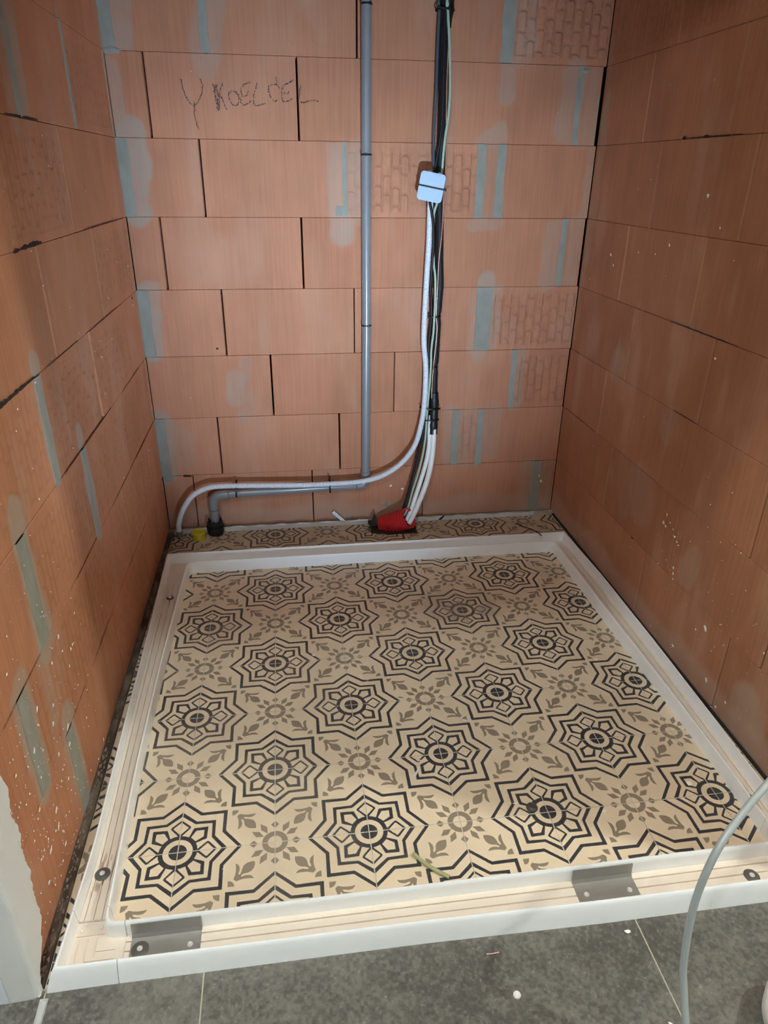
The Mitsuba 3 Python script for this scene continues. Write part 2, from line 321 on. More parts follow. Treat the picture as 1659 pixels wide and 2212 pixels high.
back = [
 [(-.301, .004, 'd'), (.153, .004, 'd'), (.597, .003, 'd'), (1.066, .034, 'm')],
 [(-.189, D_, 'd'), (.263, D_, 'd'), (.717, .020, 'm'), (.815, .017, 'm')],
 [(.019, D_, 'd'), (.471, .004, 'd'), (.928, .014, 'm')],
 [(-.134, D_, 'd'), (.323, .004, 'd'), (.797, .048, 'm')],
 [(-.310, D_, 'd'), (.148, .006, 'd'), (.605, .004, 'd'), (1.068, .015, 'm')],
 [(-.162, D_, 'd'), (.294, .008, 'm'), (.752, .022, 'm'), (.821, .022, 'm')],
 [(-.303, D_, 'd'), (.151, .006, 'd'), (.605, .004, 'd'), (1.066, .014, 'm')],
 [(-.118, .018, 'm'), (.337, .005, 'd'), (.811, .032, 'm')],
 [(-.303, D_, 'd'), (.151, .006, 'd'), (.605, .004, 'd'), (1.066, .014, 'm')],
 [(-.118, .018, 'm'), (.337, .005, 'd'), (.811, .032, 'm')],
 [(-.303, D_, 'd'), (.151, .006, 'd'), (.605, .004, 'd'), (1.066, .014, 'm')]]
def lo_b(c): return XL + (.030 if c in (1, 3, 5, 7) else .001)
def hi_b(c): return XR - (.010 if c == 6 else .006 if c == 4 else .004 if c == 2 else .001)
obj('wall_back', box(XL - .1, XR + .1, YB + .09, YB + .2, -.05, 2.5), 'mat_core', smooth=False, kind='structure')
course_wall('back', back, lo_b, hi_b, {(0, 4), (1, 3), (2, 3), (3, 3), (5, 2), (7, 3)})
for c, w in ((1, .024), (3, .026), (5, .026), (7, .026)):
    obj('mortar_joint', mortar_mesh('back', XL + w / 2 + .002, w + .010, CZ[c], CZ[c + 1], seed=90 + c), 'mat_mortar', 'wall_back', smooth=50)
left = [
 [(-.055, .036, 'm'), (.382, L_, 'd'), (.827, L_, 'd')],
 [(-.213, .034, 'm'), (.233, L_, 'd'), (.664, L_, 'd'), (1.088, L_, 'd')],
 [(-.064, .040, 'm'), (.388, .028, 'm'), (.820, L_, 'd'), (1.262, .003, 'd')],
 [(-.250, .004, 'd'), (.185, .030, 'm'), (.610, .009, 'd'), (1.040, .003, 'd')],
 [(-.10, .003, 'd'), (.330, .002, 'd'), (.795, .004, 'd'), (1.24, .003, 'd')],
 [(-.24, L_, 'd'), (.207, L_, 'd'), (.635, .003, 'd'), (1.07, .002, 'd')],
 [(-.05, .03, 'm'), (.395, .030, 'm'), (.820, .010, 'm'), (1.268, .003, 'd')],
 [(-.22, L_, 'd'), (.22, .02, 'm'), (.66, .002, 'd'), (1.09, .002, 'd')],
 [(-.05, .03, 'm'), (.395, .010, 'm'), (.82, .010, 'm')], [(-.22, L_, 'd'), (.22, .02, 'm'), (.66, .003, 'd')], [(-.05, .03, 'm'), (.395, .010, 'm'), (.82, .010, 'm')]]
obj('wall_left', box(XL - .2, XL - .09, -.46, YB + .1, -.05, 2.5), 'mat_core', smooth=False, kind='structure')
course_wall('left', left, lambda c: -.455, lambda c: YB - .003, {(5, 2), (4, 3), (3, 2), (3, 3), (2, 1), (2, 2), (2, 3), (1, 2), (1, 3), (0, 2), (0, 3), (3, 1), (1, 1), (4, 4), (6, 3)})
right = [
 [(.068, .0075, 'd'), (.515, .0065, 'd'), (.965, .004, 'd')], [(-.055, .008, 'd'), (.386, .0075, 'd'), (.835, .0055, 'd')], [(.076, .008, 'd'), (.524, .005, 'd'), (.960, .003, 'd')],
 [(-.05, .008, 'd'), (.394, .0075, 'd'), (.832, .005, 'd')], [(.08, .008, 'd'), (.520, .005, 'd'), (.958, .004, 'd')], [(-.05, .008, 'd'), (.392, .006, 'd'), (.835, .002, 'd')],
 [(.08, .008, 'd'), (.522, .006, 'd'), (.960, .002, 'd')], [(-.05, .006, 'd'), (.402, .003, 'd'), (.840, .005, 'd')], [(.08, .006, 'd'), (.522, .006, 'd'), (.96, .003, 'd')],
 [(-.05, .006, 'd'), (.402, .003, 'd'), (.840, .005, 'd')], [(.08, .006, 'd'), (.522, .006, 'd'), (.96, .003, 'd')]]
obj('wall_right', box(XR + .09, XR + .2, -.46, YB + .1, -.05, 2.5), 'mat_core', smooth=False, kind='structure')
course_wall('right', right, lambda c: -.455, lambda c: YB - .001, {(7, 1), (7, 2), (7, 3)})

# open and crumbled bed joints (dark gaps with ragged edges) and the holes in the blocks
def ragged_gap(wall, pts, w, seed):
    r = np.random.default_rng(seed); P = np.asarray(pts, float); n = max(6, int(np.linalg.norm(P[-1] - P[0]) / .006))
    t = np.linspace(0, 1, n); h = np.interp(t, np.linspace(0, 1, len(P)), P[:, 0]); z = np.interp(t, np.linspace(0, 1, len(P)), P[:, 1])
    ww = .75 * w * (.35 + .65 * np.sin(np.pi * np.clip(t * 1.0, .06, .94)) ** .5) * r.uniform(.5, 1.0, n)
    V = []
    for i in range(n): V += [(h[i], z[i] - ww[i] * .35), (h[i], z[i] + ww[i])]
    F = []
    for i in range(n - 1): F += [(2 * i, 2 * i + 2, 2 * i + 3), (2 * i, 2 * i + 3, 2 * i + 1)]
    V = np.array(V); d = .0018
    v = np.c_[V[:, 0], np.full(len(V), YB - d), V[:, 1]] if wall == 'back' else np.c_[np.full(len(V), XL + d if wall == 'left' else XR - d), V]
    return trimesh.Trimesh(v, np.array(F), process=False)
for i, (wl, pts, w) in enumerate([('left', [(-.20, .9065), (-.02, .9075), (.17, .9085)], .011), ('left', [(.24, 1.135), (.37, 1.136)], .011), ('left', [(.20, 1.133), (.235, 1.135)], .008),
        ('left', [(.26, .9075), (.50, .908)], .003), ('left', [(.58, .908), (.96, .908)], .0028), ('left', [(.86, .681), (1.15, .682)], .0035), ('left', [(.40, .681), (.70, .681)], .004), ('left', [(.23, .681), (.38, .681)], .003),
        ('left', [(.90, .4535), (1.27, .454)], .0032), ('left', [(.55, .4535), (.78, .454)], .0022), ('left', [(.17, .4535), (.36, .454)], .0028), ('left', [(-.30, .453), (-.10, .453)], .002), ('left', [(.72, 1.136), (1.2, 1.136)], .0025),
        ('left', [(.62, .2275), (.95, .2275)], .0025), ('left', [(.15, .2275), (.36, .2275)], .003), ('left', [(-.03, .2275), (.1, .2275)], .0025), ('left', [(.30, 1.362), (.50, 1.3625)], .004),
        ('left', [(1.19, .895), (1.20, .895)], .012), ('left', [(1.26, .225), (1.27, .222)], .012),
        ('back', [(-.335, .224), (-.305, .222)], .011), ('back', [(-.168, .705), (-.160, .705)], .008),
        ('right', [(.46, 1.362), (.72, 1.3625)], .003), ('right', [(.30, .908), (.62, .908)], .0035), ('right', [(.98, .455), (1.26, .455)], .002), ('right', [(.40, .682), (.52, .682)], .002), ('right', [(.60, 1.362), (.63, 1.362)], .008), ('right', [(.71, 1.362), (.73, 1.362)], .009), ('right', [(.60, .2275), (.615, .226)], .006)]):
    obj('open_joint', ragged_gap(wl, pts, w, 300 + i), 'mat_darkjoint', f'wall_{wl}', smooth=False)
# grey blobs of mortar on the back wall
def blob(wall, h, z, rh, rz, th, seed, n=14):
    r = np.random.default_rng(seed); a = np.linspace(0, 2 * np.pi, n, endpoint=False); k = r.uniform(.7, 1.15, n)
    V = [(h, th, z)] + [(h + .55 * rh * c * q, th * .9, z + .55 * rz * s * q) for c, s, q in zip(np.cos(a), np.sin(a), k)] + [(h + rh * c * q, -.0006, z + rz * s * q) for c, s, q in zip(np.cos(a), np.sin(a), k)]
    F = []
    for j in range(n):
        q = (j + 1) % n; F += [(0, 1 + j, 1 + q), (1 + j, 1 + n + j, 1 + n + q), (1 + j, 1 + n + q, 1 + q)]
    V = np.array(V)
    v = np.c_[V[:, 0], YB - V[:, 1], V[:, 2]] if wall == 'back' else np.c_[XL + V[:, 1], V[:, 0], V[:, 2]] if wall == 'left' else np.c_[XR - V[:, 1], V[:, 0], V[:, 2]]
    return trimesh.Trimesh(v, np.array(F), process=False)
for i, (h, z, a, b) in enumerate([(.277, 1.155, .020, .024), (.415, .095, .005, .007), (.44, .062, .013, .006), (.448, .068, .006, .014), (.458, .060, .010, .005), (-.39, .215, .02, .012), (-.39, 1.59, .035, .012), (1.075, 1.575, .02, .01), (.818, .222, .018, .012), (1.09, .01, .03, .018), (.30, .012, .012, .012), (.345, .004, .012, .008)]):
    obj('mortar_blob', blob('back', h, z, a, b, .0035, 40 + i), 'mat_mortar', 'wall_back', smooth=True)

# white paint and plaster splashes
def splash(wall, spots, seed):
    r = np.random.default_rng(seed); ms = []
    for h, z, s, asp, ang in spots:
        n = 7; a = np.linspace(0, 2 * np.pi, n, endpoint=False); k = r.uniform(.5, 1.15, n)
        s = s * .85; asp = 1 + (asp - 1) * .7
        x, y = s * asp * np.cos(a) * k, s * np.sin(a) * k; ca, sa = math.cos(ang), math.sin(ang)
        H, Z = h + x * ca - y * sa, z + x * sa + y * ca
        V = np.r_[[(h, .0028, z)], np.c_[H, np.full(n, .0012), Z]]
        v = np.c_[V[:, 0], YB - V[:, 1], V[:, 2]] if wall == 'back' else np.c_[XL + V[:, 1], V[:, 0], V[:, 2]] if wall == 'left' else np.c_[XR - V[:, 1], V[:, 0], V[:, 2]]
        ms.append(trimesh.Trimesh(v, [(0, 1 + j, 1 + (j + 1) % n) for j in range(n)], process=False))
    return cat(*ms)
r = np.random.default_rng(11); sp = []
while len(sp) < 430:
    y, z = r.uniform(-.40, 1.2), r.uniform(.01, 1.35)
    if r.uniform() < math.exp(-((y + .25) / .30) ** 2 - (z / .50) ** 2) + .028: sp.append((y, z, float(np.exp(r.normal(math.log(.0011), .5))), r.uniform(1, 3.5), r.uniform(0, 3.1)))
sp += [(-.20, .155, .006, 1.5, .5), (-.21, .12, .005, 2.2, .6), (-.13, .23, .006, 1.6, 1.3), (-.12, .30, .005, 1.7, 1.4), (-.26, .12, .006, 2.0, .3), (-.10, .33, .005, 1.2, 1.2), (.02, .33, .004, 1.5, 1.0), (-.06, .40, .005, 1.2, .3), (.0, .42, .006, 1.6, 1.2), (-.06, .235, .007, 1.8, .4), (-.07, .20, .006, 1.5, .2), (-.30, .08, .005, 2, .4), (-.20, .06, .005, 1.8, .2), (-.26, .225, .006, 1.5, 1.1), (-.22, .33, .006, 2.2, 1.2), (-.17, .38, .005, 2, 1.0)]
obj('paint_splash', splash('left', sp, 1), 'mat_splatter', 'wall_left', smooth=False, kind='stuff')
sp = []
while len(sp) < 190:
    y, z = r.uniform(-.2, 1.2), r.uniform(.02, 1.5)
    if r.uniform() < .9 * math.exp(-((y - .15) / .35) ** 2 - ((z - .25) / .35) ** 2) + .05: sp.append((y, z, float(np.exp(r.normal(math.log(.0010), .4))), r.uniform(1, 2.2), r.uniform(0, 3.1)))
sp += [(.455, .36, .007, 1.2, .5), (.44, .355, .005, 2.0, 1.2), (.445, .39, .004, 2.2, 1.0), (.42, .375, .004, 1.5, -.2), (.40, .365, .003, 2.5, -.4), (.385, .35, .005, 1.8, -.4), (.37, .34, .004, 2.0, -.5), (.36, .335, .003, 2.5, -.6), (.36, .262, .005, 1.2, .3), (.355, .245, .003, 2.5, 1.4), (.35, .23, .003, 2, 1.0), (.165, .19, .008, 1.8, 1.0), (.28, .045, .006, 2.0, .1), (.11, .06, .005, 2.4, 1.0), (.70, 1.10, .005, 1.5, .8), (.77, 1.07, .004, 1.5, .5), (.475, 1.16, .004, 2.0, 1.2), (.555, 1.23, .008, 1.1, .5), (1.06, 1.04, .006, 1.5, .6), (1.03, 1.01, .005, 2.0, .1), (.38, .86, .006, 1.6, .1), (.02, -.0 + .06, .004, 1.6, .3), (.05, .02, .005, 1.4, .4), (.20, .16, .003, 2, .8)]
obj('paint_splash', splash('right', sp, 2), 'mat_splatter', 'wall_right', smooth=False, kind='stuff')
sp = [(r.uniform(-.38, 1.1), r.uniform(.03, 1.7), float(np.exp(r.normal(math.log(.0010), .35))), r.uniform(1, 1.6), r.uniform(0, 3.1)) for _ in range(110)]
sp += [(.465, .145, .006, 1.6, .9), (.512, .13, .006, 1.9, .3), (1.09, .135, .007, 1.2, 1.0), (-.08, .72, .002, 1, 0), (1.08, .16, .005, 1.6, 1.2)]
obj('paint_splash', splash('back', sp, 3), 'mat_splatter', 'wall_back', smooth=False, kind='stuff')

# crayon writing on the second course from the top of the photograph: Y KOELCEL
W0 = 340.0, 140.0
STROKES = [[(-.1832, 1.5093), (-.180, 1.483), (-.1735, 1.458), (-.1610, 1.438), (-.1500, 1.4335)]]
def wr(u, v):   # place on the block, measured along the course (metres) from a sketch of the letters
    return (-.2705 + (u / 1659) * .5580 + .0000 * v, 1.5590 - (v / 747) * .2100 + .006 * (u / 1659))
LET = [[(217, 145), (222, 210), (240, 290), (272, 365), (300, 385)], [(385, 140), (402, 190), (395, 255), (365, 325), (330, 380), (300, 385)], [(315, 345), (312, 420), (305, 480), (318, 540), (322, 580), (333, 612)],
       [(495, 185), (505, 250), (510, 330), (518, 440)], [(505, 200), (520, 280), (528, 360), (530, 420)], [(515, 190), (535, 270), (545, 340), (525, 435)], [(530, 195), (500, 260), (545, 300), (515, 360), (540, 400)], [(580, 180), (560, 225), (548, 275)], [(548, 275), (575, 340), (588, 385), (600, 430)],
       [(690, 250), (655, 245), (625, 275), (632, 330), (660, 380), (690, 385), (715, 340), (715, 285), (690, 250)],
       [(835, 160), (780, 180), (745, 215), (740, 260), (750, 295), (800, 285), (805, 240)], [(735, 300), (735, 350), (755, 385), (800, 360), (828, 335)],
       [(890, 165), (880, 215), (860, 260), (845, 320), (850, 370), (875, 388), (920, 372), (955, 365)],
       [(1065, 115), (1070, 180), (1085, 215)], [(1065, 175), (1020, 180), (990, 205), (995, 260), (1015, 315), (1045, 342), (1065, 325)],
       [(1225, 135), (1175, 165), (1130, 185), (1110, 230), (1105, 290), (1115, 340), (1150, 340), (1200, 315)], [(1125, 260), (1160, 265), (1180, 245)],
       [(1285, 185), (1275, 240), (1270, 300), (1290, 360)], [(1275, 345), (1320, 345), (1370, 325), (1420, 325), (1440, 335)]]
fl = []; rw_ = np.random.default_rng(5)
for st in LET:
    p = np.array([wr(*q) for q in st]); s = np.r_[0, np.cumsum(np.linalg.norm(np.diff(p, axis=0), axis=1))]
    for q in np.arange(0, s[-1], .0016):
        if rw_.uniform() < .18: continue
        h, z = np.interp(q, s, p[:, 0]) + rw_.normal(0, .0009), np.interp(q, s, p[:, 1]) + rw_.normal(0, .0009)
        fl.append((h, z, rw_.uniform(.0010, .0019), rw_.uniform(1, 1.9), rw_.uniform(0, 3.1)))
obj('crayon_lettering', splash('back', fl, 4), 'mat_crayon', 'wall_back', smooth=False, label='dark crayon lettering Y KOELCEL scrawled by hand on the clay blocks')

# ------------------------------------------------------------------ floors
obj('floor', cat(box(-.5, 1.25, -.446, 1.39, -.06, -.0005), box(-1.6, 2.6, -2.7, -.446, -.06, -.0018)), 'mat_grout', smooth=False, kind='structure')
HOLE = sg.Polygon([(.372, 1.165), (.44, 1.148), (.552, 1.146), (.556, 1.235), (.555, 1.26), (.372, 1.26)])
NICHE = sg.box(-.3925, -.4445, 1.137, 1.2475)
g = .0009
for j in range(-3, 7):
    for i in range(-2, 6):
        pol = sg.box(i * TS + g, j * TS + g, (i + 1) * TS - g, (j + 1) * TS - g).intersection(NICHE)
        if pol.is_empty: continue
        if pol.intersects(HOLE): pol = pol.difference(HOLE)
        if pol.geom_type != 'Polygon': pol = max(pol.geoms, key=lambda q: q.area)
        dz = float(RNG.uniform(-.0003, .0003))
        if len(pol.exterior.coords) == 5:
            x0, y0, x1, y1 = pol.bounds; m = cbox(x0, x1, y0, y1, -.014, dz, .0006)
        else: m = extrude(pol, -.014, dz)
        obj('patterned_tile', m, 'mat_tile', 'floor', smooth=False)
obj('drain_recess', box(.365, .56, 1.14, 1.28, -.058, -.0003), 'mat_darkjoint', 'floor', smooth=False, label='dark opening cut in the tiles round the red conduit')
xs = [-1.5, -.39, -.1238, .6795, 1.483, 2.3]; ys = [-2.6, -1.75, -.95 - .01, -.4470]
for a, b in zip(xs, xs[1:]):
    for c, d in zip(ys, ys[1:]):
        obj('slate_tile', cbox(a + .0013, b - .0013, c + .0013, d - .0013, -.012, -.0002, .0006), 'mat_slate', 'floor', smooth=False)
obj('grout_line', cat(*[box(x - .0013, x + .0013, -2.6, -.4470, -.004, -.0007) for x in xs[2:5]]), 'mat_slate_grout', 'floor', smooth=False)
obj('caulk_smear', hull([(-.396, -.462, -.0002), (-.382, -.462, -.0002), (-.394, -.60, -.0002), (-.384, -.60, -.0002), (-.393, -.47, .0012), (-.386, -.47, .0012), (-.391, -.59, .0010), (-.387, -.59, .0010)]), 'mat_paint', 'floor', smooth=True)

# perimeter strips
def wavy_strip(x0, x1, y0, y1, h, seed, n=90):
    r = np.random.default_rng(seed); x = np.linspace(x0, x1, n); t = h + .0022 * np.sin(x * 60 + np.sin(x * 9) * 2) + r.normal(0, .0006, n); V = []
    for i in range(n): V += [(x[i], y0, -.01), (x[i], y0, t[i]), (x[i], y1, t[i] - .002), (x[i], y1, -.01)]
    F = []
    for i in range(n - 1):
        for k in range(4):
            a, b, c, d = 4 * i + k, 4 * i + (k + 1) % 4, 4 * i + 4 + (k + 1) % 4, 4 * i + 4 + k; F += [(a, b, c), (a, c, d)]
    F += [(0, 2, 1), (0, 3, 2)]; e = 4 * (n - 1); F += [(e, e + 1, e + 2), (e, e + 2, e + 3)]
    m = trimesh.Trimesh(np.array(V), np.array(F), process=False); m.fix_normals(); return m
obj('trim_1', wavy_strip(-.385, .368, 1.249, 1.256, .0185, 1), 'mat_strip', smooth=False, kind='structure', label='pale foam edge strip between the tiles and the back wall')
obj('foam_length', wavy_strip(.556, 1.06, 1.249, 1.256, .0165, 2), 'mat_strip', 'trim_1', smooth=False)
obj('trim_2', cat(box(-.4118, -.3935, -.445, 1.25, -.01, .008)), 'mat_darkstrip', smooth=False, kind='structure', label='dark dirty edge strip along the left wall')
r = np.random.default_rng(4); cr = []
for _ in range(150):
    y = r.uniform(-.45, .1) if r.uniform() < .8 else r.uniform(.1, 1.1); s = r.uniform(.0010, .0030)
    cr.append(hull(np.array([(r.uniform(-1, 1) * s, r.uniform(-1, 1) * s * 2.5, r.uniform(0, 1) * s) for _ in range(8)]) + [-.4025 + r.uniform(-.007, .007), y, .0075]))
obj('grit', cat(*cr), 'mat_dirt', 'trim_2', smooth=False, kind='stuff')
obj('trim_3', box(1.1385, 1.1465, -.45, 1.25, -.01, .004), 'mat_darkjoint', smooth=False, kind='structure', label='black edge strip along the right wall')

# plastered end of the left wall, with the ragged edge of the plaster
r = np.random.default_rng(21)
zs = np.array([-.0, .03, .066, .10, .146, .20, .252, .32, .38, .43, .468, .6, .8, 1.1, 1.5, 2.5]); ye = np.array([-.452, -.425, -.384, -.377, -.370, -.366, -.3624, -.361, -.3578, -.355, -.3534, -.345, -.33, -.32, -.31, -.30])
zz = np.r_[np.arange(0, .7, .006), np.linspace(.7, 2.5, 40)]; edge = np.interp(zz, zs, ye) + r.normal(0, .0022, len(zz)) + .004 * np.sin(zz * 70)
V, F = [], []
for z, e in zip(zz, edge):
    k = float(r.normal(0, .0006))
    V += [(XL - .002, e + .001, z), (XL + .004, e, z), (-.3985 + k, e - .008, z), (-.396, (e - .446) / 2 - .008, z), (-.3955, -.446, z), (-.398, -.4555, z), (-.405, -.4605, z), (-.444, -.4625, z), (-.444, -.447, z), (XL - .002, -.440, z)]
q = 10
for i in range(len(zz) - 1):
    for k in range(q):
        a, b, c, d = i * q + k, i * q + (k + 1) % q, (i + 1) * q + (k + 1) % q, (i + 1) * q + k; F += [(a, b, c), (a, c, d)]
m = trimesh.Trimesh(np.array(V), np.array(F), process=False); m.fix_normals()
obj('wall_jamb', m, 'mat_plaster', smooth=35, kind='structure', label='white plastered wall end with a ragged edge')
obj('wall_hall', box(-1.6, -.4445, -.4625, -.40, 0, 2.5), 'mat_trimblue', smooth=False, kind='structure')

# ------------------------------------------------------------------ the rest of the room (behind the camera)
obj('ceiling', cat(box(-1.7, 2.7, -2.8, 1.4, 2.5, 2.55)), 'mat_hall', smooth=False, kind='structure')
obj('wall_front', cat(box(-1.7, 2.7, -2.8, -2.7, 0, 2.5)), 'mat_hall', smooth=False, kind='structure')
obj('wall_side', cat(box(-1.7, -1.6, -2.7, -.4, 0, 2.5)), 'mat_hall', smooth=False, kind='structure')
obj('wall_side_opposite', cat(box(2.6, 2.7, -2.7, -.4, 0, 2.5)), 'mat_hall', smooth=False, kind='structure')
obj('wall_hall_opposite', box(XR + .001, 2.6, -.462, -.40, 0, 2.5), 'mat_hall', smooth=False, kind='structure')
obj('wall_lintel', box(-.395, XR, -.46, -.36, 1.95, 2.5), 'mat_hall', smooth=False, kind='structure')

for rad, at, r_, text in BULBS:
    t = thing('hall_bulb', text, 'lamp')
    m = trimesh.creation.icosphere(subdivisions=2, radius=r_); m.apply_translation(at)
    obj('bulb', m, 'mat_chip', t, smooth=True, emitter={'type': 'area', 'radiance': {'type': 'rgb', 'value': list(rad)}})
    h_ = 2.5 - at[2]
    obj('holder', lathe([(0, r_ * 1.02), (.012, r_ * 1.02), (.014, min(r_ * 1.8, h_ - .004)), (.004, min(r_ * 2, h_ - .002)), (.004, h_), (0, h_)], at), 'mat_black', t)
t = thing('work_lamp', 'small cool white work lamp standing low on the hall floor behind the photographer', 'lamp')
x, y, z = LOW_AT
M = frame_z(np.subtract(LOW_AIM, LOW_AT)); M[:3, 3] = (x, y, z)
scene['work_lamp_beam'] = {'type': 'spot', 'to_world': T().look_at(origin=list(LOW_AT), target=list(LOW_AIM), up=[0, 0, 1]), 'intensity': {'type': 'rgb', 'value': list(LOW)}, 'cutoff_angle': LOW_CUT, 'beam_width': 3.0}
b_ = cbox(-.05, .05, -.05, .05, -.05, -.004, .004); b_.apply_transform(M); obj('housing', b_, 'mat_black', t)
obj('stand', cat(box(x - .006, x + .006, y - .045, y - .033, .01, z - .02), cbox(x - .08, x + .08, y - .10, y + .03, 0, .015, .003)), 'mat_black', t, smooth=False)

# ------------------------------------------------------------------ mounting frame on the tiles
fr = thing('mounting_frame', 'white plastic channel frame laid on the patterned tiles, held by metal clips', 'frame')
LO = np.array([(-.440, -.374), (-.199, -.363), (.113, -.368), (.378, -.370), (1.017, -.3806)]); LI = np.array([(-.3636, -.300), (-.2065, -.305), (.031, -.311), (.391, -.310), (.9425, -.299)])
RO = np.array([(-.446, 1.088), (-.2184, 1.0968), (0, 1.1034), (.3014, 1.1092), (.6965, 1.1107), (1.016, 1.0995)]); RI = np.array([(-.3605, 1.036), (-.294, 1.0395), (-.1417, 1.042), (.0957, 1.041), (.5065, 1.033), (.9435, 1.031)])
xo_l = lambda y: np.interp(y, LO[:, 0], LO[:, 1]); xi_l = lambda y: np.interp(y, LI[:, 0], LI[:, 1])
xo_r = lambda y: np.interp(y, RO[:, 0], RO[:, 1]); xi_r = lambda y: np.interp(y, RI[:, 0], RI[:, 1])
yo_f = lambda x: np.interp(x, [-.374, .259, .61, 1.088], [-.440, -.4405, -.446, -.446]); yi_f = lambda x: np.interp(x, [-.30, .094, .55, 1.036], [-.3636, -.364, -.3633, -.3605])
yo_b, yi_b = (lambda x: 1.0165 + 0 * x), (lambda x: .9425 + 0 * x)
def sec_l(y): return np.array([(xo_l(y), y), (xi_l(y), y)])
def sec_r(y): return np.array([(xo_r(y), y), (xi_r(y), y)])
def sec_f(x): return np.array([(x, yo_f(x)), (x, yi_f(x))])
def sec_b(x): return np.array([(x, yo_b(x)), (x, yi_b(x))])
LIP_O = [(-.17, 0), (-.09, .024), (-.03, .0365), (0, .041), (.03, .0425), (.06, .0412), (.075, .036), (.10, .004), (.10, 0)]
LIP_I = [(.88, 0), (.895, .034), (.91, .0395), (.945, .0425), (.98, .0412), (1.0, .036), (1.03, 0)]
CHAN = [[(.09, 0), (.09, .0045), (.89, .0045), (.89, 0)]] + [[(a, .004), (a + .006, .0084), (b - .006, .0084), (b, .004)] for a, b in ((.10, .230), (.255, .475), (.50, .70), (.725, .885))]
def sweep(secs, prof):
    secs = np.asarray(secs); O, I = secs[:, 0], secs[:, 1]; n, k = len(secs), len(prof); V = []
    for s in range(n):
        for a, z in prof: V.append((*(O[s] * (1 - a) + I[s] * a), z))
    F = []
    for s in range(n - 1):
        for j in range(k):
            q = (j + 1) % k; A, B, C, D = s * k + j, s * k + q, (s + 1) * k + q, (s + 1) * k + j; F += [(A, B, C), (A, C, D)]
    for j in range(1, k - 1): F += [(0, j, j + 1), ((n - 1) * k, (n - 1) * k + j + 1, (n - 1) * k + j)]
    m = trimesh.Trimesh(np.array(V), np.array(F), process=False); m.fix_normals(); return m
def rail(kind, secs, strips=True):
    p = obj(kind, cat(sweep(secs, LIP_O), sweep(secs, LIP_I)), 'mat_white', fr, smooth=40)
    obj('channel', cat(*[sweep(secs, c) for c in (CHAN if strips else CHAN[:1])]), 'mat_channel', p, smooth=False, label='cream channel floor')
    return p
gp = .0006
FLx, FLy, FRx, FRy, BLx, BLy, BRx, BRy = -.268, -.335, 1.018, -.31, -.275, .86, 1.008, .905
rail('rail', [sec_f(x) for x in np.linspace(FLx + gp, FRx - gp, 24)])
rail('rail', [sec_b(x) for x in np.linspace(BLx + gp, BRx - gp, 10)])
rail('rail', [sec_l(y) for y in np.linspace(FLy + gp, BLy - gp, 24)])
rail('rail', [sec_r(y) for y in np.linspace(FRy + gp, BRy - gp, 24)])
def corner(a, c_o, c_i, b, rnd=.022, ro=.0):
    """a, b: end sections; the outer edge goes through the corner c_o, the inner edge round c_i"""
    (ao, ai), (bo, bi) = a, b; c_o, c_i = np.array(c_o), np.array(c_i); S = [a]
    ua, ub = (ai - c_i) / np.linalg.norm(ai - c_i), (bi - c_i) / np.linalg.norm(bi - c_i)
    pa, pb = c_i + ua * rnd, c_i + ub * rnd
    da, db = (ao - c_o) / np.linalg.norm(ao - c_o), (bo - c_o) / np.linalg.norm(bo - c_o)
    oa, ob = c_o + da * ((pa - c_o) @ da), c_o + db * ((pb - c_o) @ db)
    for t in np.linspace(0, 1, 13):
        i_ = (1 - t) ** 2 * pa + 2 * t * (1 - t) * c_i + t * t * pb
        o_ = oa + (c_o - oa) * min(1, 2 * t) if t <= .5 else c_o + (ob - c_o) * (2 * t - 1)
        S.append(np.array([o_, i_]))
    S.append(b)
    return S
co = rail('corner_piece', corner(sec_f(FLx - gp), (-.374, -.440), (-.300, -.3636), sec_l(FLy - gp)), False)
ribs = []
for k, s in enumerate((.28, .5, .72)):
    px = -.374 + .074 * s; ribs.append(box(px - .0006, px + .0006, -.436 + .016 * k, -.368, .006, .0074))
    if k < 2: py = -.440 + .0764 * (s + .1); ribs.append(box(-.335 + .012 * k, -.285, py - .0006, py + .0006, .006, .0074))
ribs += [lathe([(0, .0085), (.0022, .0078), (.003, .006)], (x, y, 0), 10) for x, y in ((-.353, -.352), (-.348, -.340), (-.318, -.349), (-.332, -.420))]
ribs.append(box(-.36, -.31, -.3632, -.362, .006, .0074))
obj('rib', cat(*ribs), 'mat_channel', co, smooth=False)
rail('corner_piece', corner(sec_b(BLx - gp), (-.3806, 1.0165), (-.299, .9425), sec_l(BLy + gp), .03), False)
rail('corner_piece', corner(sec_b(BRx + gp), (1.0995, 1.0165), (1.031, .9425), sec_r(BRy + gp), .025), False)
rail('corner_piece', corner(sec_f(FRx + gp), (1.088, -.446), (1.036, -.3605), sec_r(FRy - gp), .012), False)
def screw(parent, x, y, z, rw, washer=True):
    if washer:
        w = obj('washer', lathe([(0, z + .0035), (rw * .35, z + .0035), (rw * .8, z + .0025), (rw, z + .0006), (rw, z), (0, z)], (x, y, 0), 28), 'mat_washer', parent, smooth=35)
        z += .0035
    s = obj('screw', lathe([(0, z + .0008), (.0014, z + .0009), (.0018, z + .0022), (.0038, z + .0022), (.0052, z + .0004), (.0052, z - .001), (0, z - .001)], (x, y, 0), 20), 'mat_chrome', parent, smooth=35)
for x, y, rr in ((-.34, -.238, .0150), (-.3425, .7735, .0125), (1.0445, .800, .0125), (1.0605, -.2287, .015), (.9502, -.4102, .0155)):
    screw(fr, x, y, .0084, rr)
